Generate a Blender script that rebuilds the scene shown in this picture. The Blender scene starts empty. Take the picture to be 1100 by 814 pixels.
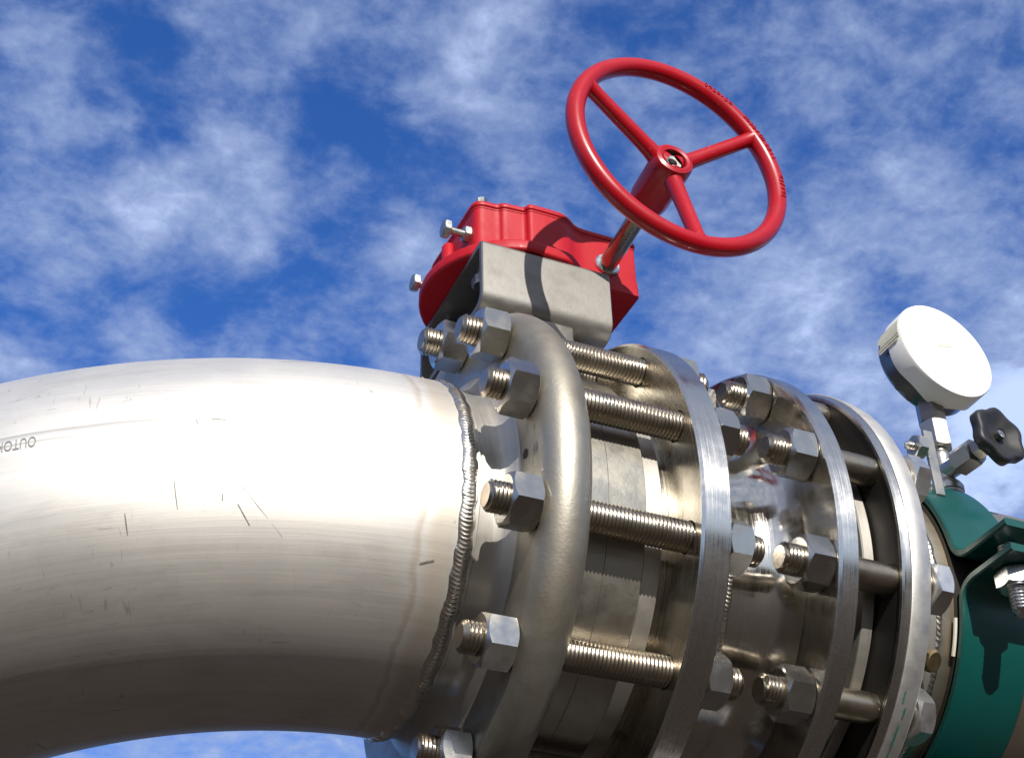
import bpy, bmesh, math, random
from mathutils import Vector, Matrix
random.seed(7)
sc = bpy.context.scene
PI = math.pi; rad = math.radians; sin = math.sin; cos = math.cos
S = 0.1775            # metres per modelling unit (bolt-circle radius of the 10 inch flanges)
Z0 = 2.186            # height of the pipe axis above the ground, metres
def W(p): return Vector((p[0]*S, p[1]*S, p[2]*S + Z0))

# ---------------------------------------------------------------- camera
cam = bpy.data.cameras.new('camera'); cam_o = bpy.data.objects.new('camera', cam); sc.collection.objects.link(cam_o)
CR = ((0.9169, -0.3985, -0.0214), (0.2201, 0.5497, -0.8058), (0.3329, 0.7342, 0.5917))   # right, down, forward
m = Matrix(((CR[0][0], -CR[1][0], -CR[2][0]), (CR[0][1], -CR[1][1], -CR[2][1]), (CR[0][2], -CR[1][2], -CR[2][2])))
cam_o.matrix_world = Matrix.Translation(W((-1.948, -5.43, -3.2988))) @ m.to_4x4()
cam.sensor_width = 36; cam.lens = 54.74; cam.clip_start = 0.02; cam.clip_end = 5000
sc.camera = cam_o

# ---------------------------------------------------------------- sun and sky
SUN_EL, SUN_AZ = 27.0, 187.0          # azimuth clockwise from +Y
world = bpy.data.worlds.new('World'); sc.world = world; world.use_nodes = True
nt = world.node_tree; N = nt.nodes; L = nt.links; N.clear()
def nd(t, **kw):
    n = N.new(t)
    for k, v in kw.items(): setattr(n, k, v)
    return n
def mth(op, a, b=None, c=None, clamp=False):
    n = nd('ShaderNodeMath', operation=op, use_clamp=clamp)
    for i, v in enumerate((a, b, c)):
        if v is None: continue
        if isinstance(v, (int, float)): n.inputs[i].default_value = v
        else: L.new(v, n.inputs[i])
    return n.outputs[0]
sky = nd('ShaderNodeTexSky', sky_type='NISHITA', sun_disc=False)
sky.sun_elevation = rad(SUN_EL); sky.sun_rotation = rad(SUN_AZ); sky.air_density = 1.0; sky.dust_density = 0.3; sky.ozone_density = 3.0
tint = nd('ShaderNodeMix', data_type='RGBA', blend_type='MULTIPLY'); tint.inputs[0].default_value = 1
tc = nd('ShaderNodeTexCoord')
sd = nd('ShaderNodeVectorMath', operation='DOT_PRODUCT'); L.new(tc.outputs['Generated'], sd.inputs[0]); sd.inputs[1].default_value = (cos(rad(SUN_EL))*sin(rad(SUN_AZ)), cos(rad(SUN_EL))*cos(rad(SUN_AZ)), sin(rad(SUN_EL)))
glow = nd('ShaderNodeMapRange', interpolation_type='SMOOTHSTEP'); L.new(sd.outputs['Value'], glow.inputs[0]); glow.inputs[1].default_value = -0.25; glow.inputs[2].default_value = 0.95
tcol = nd('ShaderNodeMix', data_type='RGBA'); L.new(glow.outputs[0], tcol.inputs[0]); tcol.inputs[6].default_value = (0.56, 1.16, 2.16, 1); tcol.inputs[7].default_value = (1.0, 1.02, 1.12, 1)
L.new(sky.outputs[0], tint.inputs[6]); L.new(tcol.outputs[2], tint.inputs[7])
sep = nd('ShaderNodeSeparateXYZ'); L.new(tc.outputs['Generated'], sep.inputs[0])
zz = mth('ADD', mth('MAXIMUM', sep.outputs[2], 0.0), 0.12)
comb = nd('ShaderNodeCombineXYZ'); L.new(mth('DIVIDE', sep.outputs[0], zz), comb.inputs[0]); L.new(mth('DIVIDE', sep.outputs[1], zz), comb.inputs[1])
def noise(vec, scale, det, rough, dist=0.0, off=(0, 0, 0)):
    mp = nd('ShaderNodeMapping'); L.new(vec, mp.inputs[0]); mp.inputs[1].default_value = off
    n = nd('ShaderNodeTexNoise'); L.new(mp.outputs[0], n.inputs[0])
    n.inputs['Scale'].default_value = scale; n.inputs['Detail'].default_value = det; n.inputs['Roughness'].default_value = rough; n.inputs['Distortion'].default_value = dist
    return n
warp = noise(comb.outputs[0], 7.0, 4, 0.6, 0, (3.1, 1.7, 0.4))
wv = nd('ShaderNodeVectorMath', operation='MULTIPLY_ADD'); L.new(warp.outputs['Color'], wv.inputs[0]); wv.inputs[1].default_value = (0.08,)*3; L.new(tc.outputs['Generated'], wv.inputs[2])
wvo = nd('ShaderNodeVectorMath', operation='SUBTRACT'); L.new(wv.outputs[0], wvo.inputs[0]); wvo.inputs[1].default_value = (0.04,)*3
# cloud banks and clear gaps: (x, y, radius, amount) of each bank as seen in the photograph, turned into sky directions
BANKS = [(250,140,48,.42),(190,205,50,.34),(275,215,60,.26),(60,165,60,.22),(120,110,50,.16),(20,70,50,.30),(70,265,60,.16),(160,240,60,.16),(45,215,45,.12),
 (250,255,45,.12),(340,30,45,.22),(400,20,40,.14),(300,80,50,.16),(500,80,60,.30),(545,40,60,.28),(460,110,35,.14),(590,100,50,.10),(180,355,55,.26),(100,380,30,.0),(290,350,50,.20),
 (440,300,45,.34),(430,380,50,.30),(340,330,50,.10),(10,390,35,.3),(60,310,30,.14),(700,95,45,.22),(640,330,30,.1),(730,330,60,.20),(720,240,40,.08),
 (900,25,60,.22),(830,60,45,.12),(960,70,50,.16),(1085,115,45,.22),(990,190,70,.24),(900,250,80,.30),(1040,230,60,.22),(840,330,80,.42),(760,375,60,.30),(900,360,60,.2),(1060,320,70,.42),(1100,420,85,.75),(1060,500,100,.95),(930,420,60,.40),(240,800,200,.35),(1020,30,40,.08),
 (150,45,60,-.42),(195,130,38,-.36),(95,95,30,-.12),(385,105,60,-.38),(400,140,40,-.14),(470,200,60,-.10),(350,240,60,-.16),(200,315,50,-.18),(300,310,60,-.30),(235,320,40,-.1),(85,345,45,-.18),(130,290,30,-.08),(400,220,50,-.10),(330,170,30,-.06),
 (620,40,40,-.12),(660,200,50,-.14),(860,150,50,-.20),(830,210,40,-.14),(1000,125,50,-.14),(930,130,50,-.16),(1030,60,50,-.14),(700,290,30,-.16),(820,290,30,-.10),(740,20,50,-.10),(960,300,30,-.12),(880,20,20,-.1)]
acc = None
nrm = nd('ShaderNodeVectorMath', operation='NORMALIZE'); L.new(wvo.outputs[0], nrm.inputs[0])
for (px, py, r_, a_) in BANKS:
    dc = Vector(((px-550)/1672.5, (py-407)/1672.5, 1)); d = Vector([sum(CR[k][j]*dc[k] for k in range(3)) for j in range(3)]).normalized()
    dist = nd('ShaderNodeVectorMath', operation='DISTANCE'); L.new(nrm.outputs[0], dist.inputs[0]); dist.inputs[1].default_value = d
    mr = nd('ShaderNodeMapRange', interpolation_type='SMOOTHSTEP'); L.new(dist.outputs['Value'], mr.inputs[0])
    mr.inputs[1].default_value = 0; mr.inputs[2].default_value = r_*1.45/1672.5; mr.inputs[3].default_value = a_*.85; mr.inputs[4].default_value = 0
    acc = mr.outputs[0] if acc is None else mth('ADD', acc, mr.outputs[0])
n1 = noise(comb.outputs[0], 6.0, 9, 0.62, 0.0)
n2 = noise(comb.outputs[0], 15.0, 12, 0.58, 0.3, (5, 2, 1))
n3 = noise(comb.outputs[0], 55.0, 8, 0.62, 0.2, (1, 7, 3))
nn = mth('ADD', mth('MULTIPLY', mth('SUBTRACT', n3.outputs[0], 0.5), 0.55), mth('ADD', mth('MULTIPLY', mth('SUBTRACT', n1.outputs[0], 0.5), 0.95), mth('MULTIPLY', mth('SUBTRACT', n2.outputs[0], 0.5), 1.3)))
dens = mth('ADD', mth('ADD', nn, acc), mth('MULTIPLY_ADD', glow.outputs[0], 0.27, 0.22))
msk = nd('ShaderNodeMapRange', interpolation_type='SMOOTHSTEP'); L.new(dens, msk.inputs[0]); msk.inputs[1].default_value = -0.13; msk.inputs[2].default_value = 0.95; msk.inputs[3].default_value = 0; msk.inputs[4].default_value = 0.95
mask = msk.outputs[0]
bri = nd('ShaderNodeMapRange', interpolation_type='SMOOTHSTEP'); L.new(dens, bri.inputs[0]); bri.inputs[1].default_value = 0.5; bri.inputs[2].default_value = 1.25; bri.inputs[3].default_value = 0.96; bri.inputs[4].default_value = 1.5
cc = nd('ShaderNodeMix', data_type='RGBA'); L.new(mask, cc.inputs[0])
ccl = nd('ShaderNodeMix', data_type='RGBA'); L.new(glow.outputs[0], ccl.inputs[0]); ccl.inputs[6].default_value = (5.0, 6.3, 9.6, 1); ccl.inputs[7].default_value = (8.6, 9.2, 10.4, 1); cb_ = nd('ShaderNodeVectorMath', operation='SCALE'); L.new(ccl.outputs[2], cb_.inputs[0]); L.new(bri.outputs[0], cb_.inputs['Scale']); L.new(cb_.outputs[0], cc.inputs[7])
L.new(tint.outputs[2], cc.inputs[6])
bg = nd('ShaderNodeBackground'); bg.inputs[1].default_value = 0.071; L.new(cc.outputs[2], bg.inputs[0])
wo = nd('ShaderNodeOutputWorld'); L.new(bg.outputs[0], wo.inputs[0])
sun = bpy.data.lights.new('sun', 'SUN'); sun.energy = 4.8; sun.angle = rad(0.53); sun.color = (1.0, 0.95, 0.87)
sun_o = bpy.data.objects.new('sun', sun); sc.collection.objects.link(sun_o)
e_, a_ = rad(SUN_EL), rad(SUN_AZ)
LV = Vector((cos(e_)*sin(a_), cos(e_)*cos(a_), sin(e_)))
sun_o.rotation_euler = LV.to_track_quat('Z', 'Y').to_euler()
sc.view_settings.view_transform = 'Standard'; sc.view_settings.look = 'None'; sc.view_settings.gamma = 1; sc.view_settings.exposure = 0.22
sc.cycles.max_bounces = 10

# ---------------------------------------------------------------- materials
def newmat(name):
    mt = bpy.data.materials.new(name); mt.use_nodes = True
    return mt, mt.node_tree.nodes, mt.node_tree.links, mt.node_tree.nodes['Principled BSDF']
class MN:
    def __init__(s, name):
        s.m, s.N, s.L, s.b = newmat(name)
        s.tc = s.N.new('ShaderNodeTexCoord')
    def put(s, sock, v):
        if hasattr(v, 'is_linked') or hasattr(v, 'links'): s.L.new(v, sock)
        else: sock.default_value = v
    def noise(s, co='Object', sc_=(1, 1, 1), scale=5, det=4, rough=.55, dist=0, loc=(0, 0, 0)):
        mp = s.N.new('ShaderNodeMapping'); s.L.new(s.tc.outputs[co], mp.inputs[0]); mp.inputs[3].default_value = sc_; mp.inputs[1].default_value = loc
        n = s.N.new('ShaderNodeTexNoise'); s.L.new(mp.outputs[0], n.inputs[0])
        n.inputs['Scale'].default_value = scale; n.inputs['Detail'].default_value = det; n.inputs['Roughness'].default_value = rough; n.inputs['Distortion'].default_value = dist
        return n.outputs[0]
    def rng(s, v, a, b, c=0., d=1., smooth=True):
        n = s.N.new('ShaderNodeMapRange'); n.interpolation_type = 'SMOOTHSTEP' if smooth else 'LINEAR'; s.L.new(v, n.inputs[0])
        for i, x in enumerate((a, b, c, d)): s.put(n.inputs[i+1], x)
        return n.outputs[0]
    def math(s, op, a, b=None, clamp=False):
        n = s.N.new('ShaderNodeMath'); n.operation = op; n.use_clamp = clamp; s.put(n.inputs[0], a)
        if b is not None: s.put(n.inputs[1], b)
        return n.outputs[0]
    def mix(s, f, a, b, mode='MIX'):
        n = s.N.new('ShaderNodeMix'); n.data_type = 'RGBA'; n.blend_type = mode; s.put(n.inputs[0], f); s.put(n.inputs[6], a); s.put(n.inputs[7], b)
        return n.outputs[2]
    def bump(s, h, strength, distance=.001, normal=None):
        n = s.N.new('ShaderNodeBump'); n.inputs['Strength'].default_value = strength; n.inputs['Distance'].default_value = distance; s.L.new(h, n.inputs['Height'])
        if normal is not None: s.L.new(normal, n.inputs['Normal'])
        return n.outputs[0]
    def sep(s, co='UV'):
        n = s.N.new('ShaderNodeSeparateXYZ'); s.L.new(s.tc.outputs[co], n.inputs[0]); return n.outputs
ANI_ROT = .25
def c4(*c): return (c[0], c[1], c[2], 1)
def steel(name, col=(.55, .53, .49), rough=.3, rvar=.12, brush=None, brush_amt=.25, aniso=0., metal=1., dirt=.25, dirt_col=(.22, .18, .13), grain=0., grain_scale=500, blotch=12):
    """brush: None, 'U' (grain lines run along U) on UV meshes"""
    M = MN(name)
    big = M.noise(scale=blotch, det=5, rough=.6); fine = M.noise(scale=90, det=5, rough=.6)
    c = M.mix(M.rng(big, .42, .75, 0, dirt), c4(*col), c4(*dirt_col))
    c = M.mix(M.rng(fine, .55, .8, 0, dirt*.6), c, c4(*dirt_col))
    r = M.rng(big, .3, .7, rough-rvar*.5, rough+rvar*.5)
    r = M.math('ADD', r, M.rng(fine, .3, .7, -.04, .04)); nrm = None
    if brush:
        br = M.noise('UV', (1.2, 160, 1), 1, 3, .7); br2 = M.noise('UV', (4, 500, 1), 1, 2, .6)
        r = M.math('ADD', r, M.rng(br, .3, .7, -.06, .08))
        c = M.mix(M.rng(br, .5, .8, 0, .25), c, c4(col[0]*.6, col[1]*.58, col[2]*.54))
        nrm = M.bump(M.math('ADD', br, br2), brush_amt, .0002)
    if aniso:
        tg = M.N.new('ShaderNodeTangent'); tg.direction_type = 'UV_MAP'; tg.uv_map = 'UVMap'; M.L.new(tg.outputs[0], M.b.inputs['Tangent'])
        M.b.inputs['Anisotropic'].default_value = aniso; M.b.inputs['Anisotropic Rotation'].default_value = ANI_ROT
    if grain:
        nrm = M.bump(M.noise(scale=grain_scale, det=4, rough=.65), grain, .0004, nrm)
    M.put(M.b.inputs['Base Color'], c); M.put(M.b.inputs['Roughness'], r); M.b.inputs['Metallic'].default_value = metal
    if nrm is not None: M.put(M.b.inputs['Normal'], nrm)
    return M.m
def flat(name, col, rough=.5, metal=0., bump=0, bscale=300, spec=.5, coat=0., var=.15, vs=25, wear=None, wear_col=(.4, .36, .3)):
    M = MN(name); n = M.noise(scale=vs, det=5, rough=.6)
    c = M.mix(M.rng(n, .35, .75, 0, 1), c4(*col), c4(*[x*(1-var) for x in col]))
    if wear:
        w1 = M.noise(scale=140, det=4, rough=.7, loc=(3, 1, 2)); w2 = M.noise(scale=18, det=4, rough=.6, loc=(1, 5, 2)); w3 = M.noise(sc_=(1, .12, 1), scale=260, det=2, rough=.5)
        k = M.math('MULTIPLY', M.rng(w1, .66, .70), M.rng(w2, .50, .62)); k2 = M.math('MULTIPLY', M.rng(w3, .74, .78), M.rng(w2, .42, .55))
        c = M.mix(M.math('MULTIPLY', M.math('MAXIMUM', k, k2), wear), c, c4(*wear_col)); c = M.mix(M.rng(w2, .55, .8, 0, .35*wear), c, c4(*[x*.45+.004 for x in col]))
    M.put(M.b.inputs['Base Color'], c); M.b.inputs['Metallic'].default_value = metal
    M.put(M.b.inputs['Roughness'], M.rng(M.noise(scale=vs*3, det=3), .3, .7, max(rough-.06, .02), rough+.06)); M.b.inputs['Specular IOR Level'].default_value = spec
    M.b.inputs['Coat Weight'].default_value = coat; M.b.inputs['Coat Roughness'].default_value = .18
    if bump: M.put(M.b.inputs['Normal'], M.bump(M.noise(scale=bscale, det=4), bump, .0006))
    return M.m
# weld heat colours, seam and scratches live on the pipe itself (UV: u = distance from the weld, v = arc length round the pipe)
def pipe_mat(name, seam=True, col=(.80, .77, .725), rough=.56, dirt=.0, metal=.93):
    M = MN(name); uv = M.sep('UV'); u, v = uv[0], uv[1]
    big = M.noise(scale=6, det=6, rough=.6); fine = M.noise(scale=120, det=4, rough=.6)
    lines = M.noise('UV', (.5, 26, 1), 1, 5, .65, .1); hair = M.noise('UV', (1.6, 260, 1), 1, 3, .6)
    c = M.mix(M.rng(lines, .45, .7, 0, .15), c4(*col), c4(col[0]*.72, col[1]*.68, col[2]*.60))
    c = M.mix(M.rng(big, .48, .75, 0, .25+dirt), c, c4(.36, .31, .235))
    spots = M.rng(M.noise(scale=45, det=3, rough=.7), .70, .76, 0, .5)
    c = M.mix(spots, c, c4(.22, .18, .13))
    # scuffs: short marks across the pipe
    sc1 = M.noise('UV', (42, 2.4, 1), 1, 2, .5, .25, (3.3, 1.1, 0)); sc2 = M.noise('UV', (4.5, 3.5, 1), 1, 2, .5, 0, (7.7, 2.2, 0))
    scm = M.math('MULTIPLY', M.rng(sc1, .75, .78), M.rng(sc2, .54, .60)); fs = M.noise('UV', (9, 60, 1), 1, 2, .5, .8, (2.3, 9.1, 0)); fs2 = M.noise('UV', (60, 9, 1), 1, 2, .5, .8, (5.3, 3.1, 0)); pat = M.rng(M.noise(scale=9, det=3), .45, .62)
    c = M.mix(M.math('MULTIPLY', M.math('MULTIPLY', M.math('ADD', M.rng(fs, .67, .72), M.rng(fs2, .68, .73)), pat), .36, True), c, c4(.33, .29, .24))
    c = M.mix(M.rng(M.noise('UV', (2.2, 7, 1), 1, 6, .7, .6, (4, 8, 0)), .52, .60, 0, .12), c, c4(.40, .37, .32))
    c = M.mix(M.math('MULTIPLY', scm, .45), c, c4(.12, .10, .08))
    sc3 = M.noise('UV', (2.0, 70, 1), 1, 2, .5, .35, (1.3, 4.1, 0)); scm2 = M.math('MULTIPLY', M.rng(sc3, .73, .76), M.rng(sc2, .5, .58)); c = M.mix(M.math('MULTIPLY', scm2, .6), c, c4(.2, .17, .13))
    # heat tint near the weld at u = 0
    wob = M.math('ADD', u, M.math('MULTIPLY', M.math('SUBTRACT', M.noise('UV', (3, 5, 1), 1, 5, .6), .5), .07))
    c = M.mix(M.math('MULTIPLY', M.math('MULTIPLY', M.rng(wob, .02, .075), M.rng(wob, .08, .13, 1, 0)), .34), c, c4(.50, .36, .20))
    c = M.mix(M.math('MULTIPLY', M.math('MULTIPLY', M.rng(wob, .125, .14), M.rng(wob, .14, .165, 1, 0)), .30), c, c4(.42, .27, .14))
    c = M.mix(M.rng(wob, .03, .08, .45, 0), c, c4(.52, .47, .40))
    r = M.math('ADD', M.rng(big, .3, .7, rough-.04, rough+.06), M.rng(lines, .3, .7, -.02, .03))
    nr = M.bump(M.math('ADD', M.math('MULTIPLY', hair, .35), M.math('MULTIPLY', fine, .25)), .12, .0006)
    nr = M.bump(lines, .05, .003, nr)
    if seam:
        vv = M.math('ADD', v, M.math('MULTIPLY', M.math('SUBTRACT', M.noise('UV', (2.5, .01, 1), 1, 3, .5), .5), .02))
        d = M.math('ABSOLUTE', M.math('SUBTRACT', vv, -.115))
        band = M.rng(d, .0, .022, 1, 0); edge = M.math('MULTIPLY', M.rng(d, .012, .02), M.rng(d, .021, .03, 1, 0)); fade = M.rng(u, .55, 1.0)
        nr = M.bump(M.math('MULTIPLY', band, fade), .5, .0012, nr)
        c = M.mix(M.math('MULTIPLY', M.math('MULTIPLY', edge, fade), .42), c, c4(.2, .19, .18))
    M.put(M.b.inputs['Base Color'], c); M.put(M.b.inputs['Roughness'], r); M.b.inputs['Metallic'].default_value = metal; M.put(M.b.inputs['Normal'], nr)
    return M.m
def weld_mat(name):
    M = MN(name); n = M.noise(scale=60, det=4); n2 = M.noise(scale=9, det=3)
    c = M.mix(M.rng(n, .4, .7), c4(.74, .71, .66), c4(.50, .46, .39)); c = M.mix(M.rng(n2, .45, .7, 0, .45), c, c4(.44, .33, .21))
    M.put(M.b.inputs['Base Color'], c); M.b.inputs['Metallic'].default_value = 1; M.put(M.b.inputs['Roughness'], M.rng(n, .3, .7, .18, .34)); return M.m
m_pipe = pipe_mat('pickled_stainless_pipe'); m_pipe2 = pipe_mat('dull_stainless_pipe', seam=False, col=(.46, .41, .33), rough=.38, dirt=.45)
m_weld = weld_mat('weld_metal')
m_neck = steel('stub_end_steel', (.54, .515, .47), .50, .08, brush='U', brush_amt=.08, dirt=.35, blotch=10, aniso=.3, metal=.86)
m_cast = steel('pressed_flange_steel', (.375, .35, .30), .50, .12, metal=.88, dirt=.6, dirt_col=(.22, .185, .135), grain=.4, grain_scale=420, blotch=14)
m_turned = steel('turned_flange_steel', (.72, .70, .665), .25, .08, brush='U', brush_amt=.09, dirt=.14, aniso=.75)
m_face = steel('flange_face_steel', (.52, .485, .42), .27, .08, brush='U', brush_amt=.12, dirt=.35, aniso=.6)
m_hub = steel('polished_hub_steel', (.70, .67, .62), .15, .06, brush='U', brush_amt=.06, dirt=.2, aniso=.5)
m_rough = steel('forged_rim_steel', (.66, .64, .61), .55, .08, dirt=.2, dirt_col=(.36, .33, .28), grain=.22, grain_scale=600)
m_body = steel('valve_body_steel', (.42, .40, .35), .42, .12, dirt=.45, dirt_col=(.28, .235, .165), grain=.35, grain_scale=260, blotch=18)
m_stud = steel('stud_steel', (.41, .36, .29), .32, .10, dirt=.45, dirt_col=(.20, .15, .10), blotch=30)
m_nut = steel('nut_steel', (.56, .545, .51), .24, .14, dirt=.40, dirt_col=(.30, .25, .18), grain=.06, blotch=40)
m_nutw = steel('bright_nut_steel', (.74, .73, .71), .36, .1, dirt=.12, blotch=40)
m_brk = steel('bracket_steel', (.27, .26, .24), .56, .14, dirt=.4, dirt_col=(.19, .175, .145), grain=.25, grain_scale=300, blotch=34)
m_fit = steel('fitting_steel', (.52, .51, .48), .38, .12, dirt=.25, blotch=40)
m_zinc = flat('zinc_plate', (.70, .72, .74), .30, 1, var=.35, vs=60)
m_galv = flat('galvanised_bolt', (.46, .47, .46), .42, 1, var=.45, vs=80, bump=.1)
m_brass = flat('tarnished_brass', (.36, .27, .14), .45, 1, var=.4, vs=60)
m_red = flat('red_enamel', (.40, .003, .011), .34, 0, var=.16, vs=12, bump=.16, bscale=110, coat=.22, spec=.4, wear=.45, wear_col=(.55, .18, .16))
m_redm = flat('red_housing_paint', (.45, .004, .013), .52, 0, var=.16, vs=14, bump=.32, bscale=190, coat=.06, spec=.35, wear=.55, wear_col=(.12, .004, .006))
m_teal = flat('teal_paint', (.0015, .068, .060), .34, 0, var=.14, vs=10, bump=.14, bscale=60, coat=.25, wear=.3, wear_col=(.10, .22, .19))
m_black = flat('black_plastic', (.020, .020, .022), .48, 0, var=.3, vs=30)
m_white = flat('white_plastic', (.82, .82, .80), .45, 0, var=.04)
m_tape = flat('yellowed_tape', (.72, .68, .50), .5, 0, var=.15, bump=.4, bscale=120)
m_case = flat('dark_gauge_case', (.24, .23, .22), .32, 1, var=.3, vs=15)
m_label = flat('dark_label', (.10, .095, .085), .4, 0, var=.4, vs=60)
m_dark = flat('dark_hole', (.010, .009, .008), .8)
m_facedark = flat('near_black_face', (.022, .019, .016), .55, 0, var=.5, vs=14)  # near-black colour for the pale flange's left face and the clamp liner
m_gasket = flat('pale_gasket', (.62, .58, .50), .7)
m_ink = flat('grey_stencil_ink', (.22, .22, .24), .6)
m_scuff = flat('worn_scuff', (.34, .315, .28), .5, .6, var=.5, vs=200)
m_greenink = flat('green_marker_ink', (.03, .17, .14), .6, var=.5, vs=150)
m_scr = flat('tan_scuff', (.70, .58, .42), .6)
M = MN('gravel_ground')
g1 = M.noise(scale=3, det=8, rough=.7); g2 = M.noise(scale=60, det=5, rough=.7)
gc = M.mix(M.rng(g1, .35, .65), c4(.040, .026, .013), c4(.020, .012, .006)); gc = M.mix(M.rng(g2, .4, .7), gc, c4(.052, .033, .017))
M.put(M.b.inputs['Base Color'], gc); M.b.inputs['Roughness'].default_value = .95; M.put(M.b.inputs['Normal'], M.bump(g2, .8, .02)); m_ground = M.m
m_conc = flat('concrete', (.32, .30, .27), .9, 0, bump=.3, bscale=80)

# ---------------------------------------------------------------- mesh helpers (coordinates in modelling units)
def mesh_from(name, verts, faces, uvs=None, smooth=True, angle=32):
    me = bpy.data.meshes.new(name); me.from_pydata([tuple(v) for v in verts], [], faces)
    if uvs is not None:
        ul = me.uv_layers.new(name='UVMap'); i = 0
        for fu in uvs:
            for q in fu: ul.data[i].uv = q; i += 1
    bm = bmesh.new(); bm.from_mesh(me)
    bmesh.ops.recalc_face_normals(bm, faces=bm.faces)
    for f in bm.faces: f.smooth = smooth
    if smooth:
        ca = rad(angle)
        for e in bm.edges:
            if max(len(q.verts) for q in e.link_faces) >= 16: e.smooth = False
            if len(e.link_faces) == 2 and e.calc_face_angle(0) > ca: e.smooth = False
    bm.to_mesh(me); bm.free(); return me
class Geo:
    def __init__(s): s.v = []; s.f = []; s.u = []
    def add(s, v, f, u=None):
        k = len(s.v); s.v += [Vector(p) for p in v]; s.f += [tuple(i+k for i in q) for q in f]
        s.u += u if u else [[(s_[0]+s_[2], s_[1]) for s_ in [v[i] for i in q]] for q in f]
        return s
    def xf(s, M, start=0):
        for i in range(start, len(s.v)): s.v[i] = M @ s.v[i]
        return s
    def bm(s, b):
        b.verts.index_update(); s.add([v.co.copy() for v in b.verts], [tuple(v.index for v in f.verts) for f in b.faces]); b.free(); return s
def lathe(prof, seg=96, closed=False, cap=(False, False), a0=0., a1=2*PI, rad_fn=None):
    """profile [(x, r)] turned about local X; angle 0 = +Z, growing towards -Y"""
    v = []; f = []; u = []; full = abs(a1-a0-2*PI) < 1e-6; n = seg if full else seg+1
    d = [0.]
    for i in range(1, len(prof)): d.append(d[-1]+math.hypot(prof[i][0]-prof[i-1][0], prof[i][1]-prof[i-1][1]))
    for (x, r) in prof:
        for k in range(n):
            a = a0+(a1-a0)*k/seg
            rr = r; xx = x
            if rad_fn: xx, rr = rad_fn(x, r, a)
            v.append((xx, -rr*sin(a), rr*cos(a)))
    rows = len(prof)
    for i in range(rows if closed else rows-1):
        j = (i+1) % rows
        dj = d[j] if j else d[-1]+.1
        for k in range(seg):
            k2 = (k+1) % n if full else k+1
            f.append((i*n+k, i*n+k2, j*n+k2, j*n+k))
            ua, ub = (a0+(a1-a0)*k/seg), (a0+(a1-a0)*(k+1)/seg)
            u.append([(ua, d[i]), (ub, d[i]), (ub, dj), (ua, dj)])
    if cap[0]: f.append(tuple(range(n))); u.append([(v[q][1]+3, v[q][2]) for q in range(n)])
    if cap[1]: f.append(tuple(range((rows-1)*n, rows*n))); u.append([(v[q][1]+3, v[q][2]) for q in range((rows-1)*n, rows*n)])
    return v, f, u
class Thing:
    def __init__(s, name, label, cat, base, group=None):
        s.base = Vector(base); s.o = bpy.data.objects.new(name, None); sc.collection.objects.link(s.o); s.o.location = W(base); s.o.empty_display_size = .02
        s.o['label'] = label; s.o['category'] = cat
        if group: s.o['group'] = group
def place(name, me, mat, parent=None, base=(0, 0, 0), label=None, pbase=(0, 0, 0)):
    o = bpy.data.objects.new(name, me); sc.collection.objects.link(o)
    if len(me.materials) == 0: me.materials.append(mat)
    if parent is None: o.location = W(base)
    else: o.parent = parent; o.location = (Vector(base)-Vector(pbase))*S
    if label: o['label'] = label
    return o
def part(name, geo, mat, th, parent=None, label=None, base=None, smooth=True, angle=32, shape=None):
    """mesh given in world units; origin put at base (default: the thing's base)"""
    if not isinstance(geo, Geo): geo = Geo().add(*geo)
    b = Vector(base) if base is not None else th.base
    me = mesh_from(name, [(v-b)*S for v in geo.v], geo.f, geo.u, smooth, angle)
    pb = th.base if parent is None else Vector(parent['_b'])
    o = place(name, me, mat, parent or th.o, b, label, pb)
    o['_b'] = tuple(b); return o
def arc(cx, cr, R, a0, a1, n): return [(cx+R*cos(rad(a0+(a1-a0)*i/n)), cr+R*sin(rad(a0+(a1-a0)*i/n))) for i in range(n+1)]
def frame(origin, xdir, zhint=(0, 0, 1)):
    x = Vector(xdir).normalized(); z = Vector(zhint); z = Vector((0, 1, 0)) if abs(x.dot(z)) > .999 else z; z = (z-x*z.dot(x)).normalized(); y = z.cross(x)
    return Matrix(((x.x, y.x, z.x, origin[0]), (x.y, y.y, z.y, origin[1]), (x.z, y.z, z.z, origin[2]), (0, 0, 0, 1)))
def box(x0, x1, y0, y1, z0, z1, bev=.01, seg=2):
    b = bmesh.new(); r = bmesh.ops.create_cube(b, size=1)
    for v in b.verts: v.co = Vector(((x0+x1)/2+v.co.x*(x1-x0), (y0+y1)/2+v.co.y*(y1-y0), (z0+z1)/2+v.co.z*(z1-z0)))
    if bev: bmesh.ops.bevel(b, geom=list(b.edges), offset=bev, segments=seg, affect='EDGES', profile=.5)
    return b
def prism(poly, z0, z1, bev=.012, seg=3, bevside=False):
    """plan outline [(x, y)] raised from z0 to z1"""
    b = bmesh.new(); vs = [b.verts.new((x, y, z0)) for x, y in poly]; fc = b.faces.new(vs)
    r = bmesh.ops.extrude_face_region(b, geom=[fc]); up = [g for g in r['geom'] if isinstance(g, bmesh.types.BMVert)]
    for v in up: v.co.z = z1
    bmesh.ops.recalc_face_normals(b, faces=b.faces)
    if bev:
        ed = [e for e in b.edges if abs(e.verts[0].co.z-e.verts[1].co.z) < 1e-6 or bevside]
        bmesh.ops.bevel(b, geom=ed, offset=bev, segments=seg, affect='EDGES', profile=.5)
    return b
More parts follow.
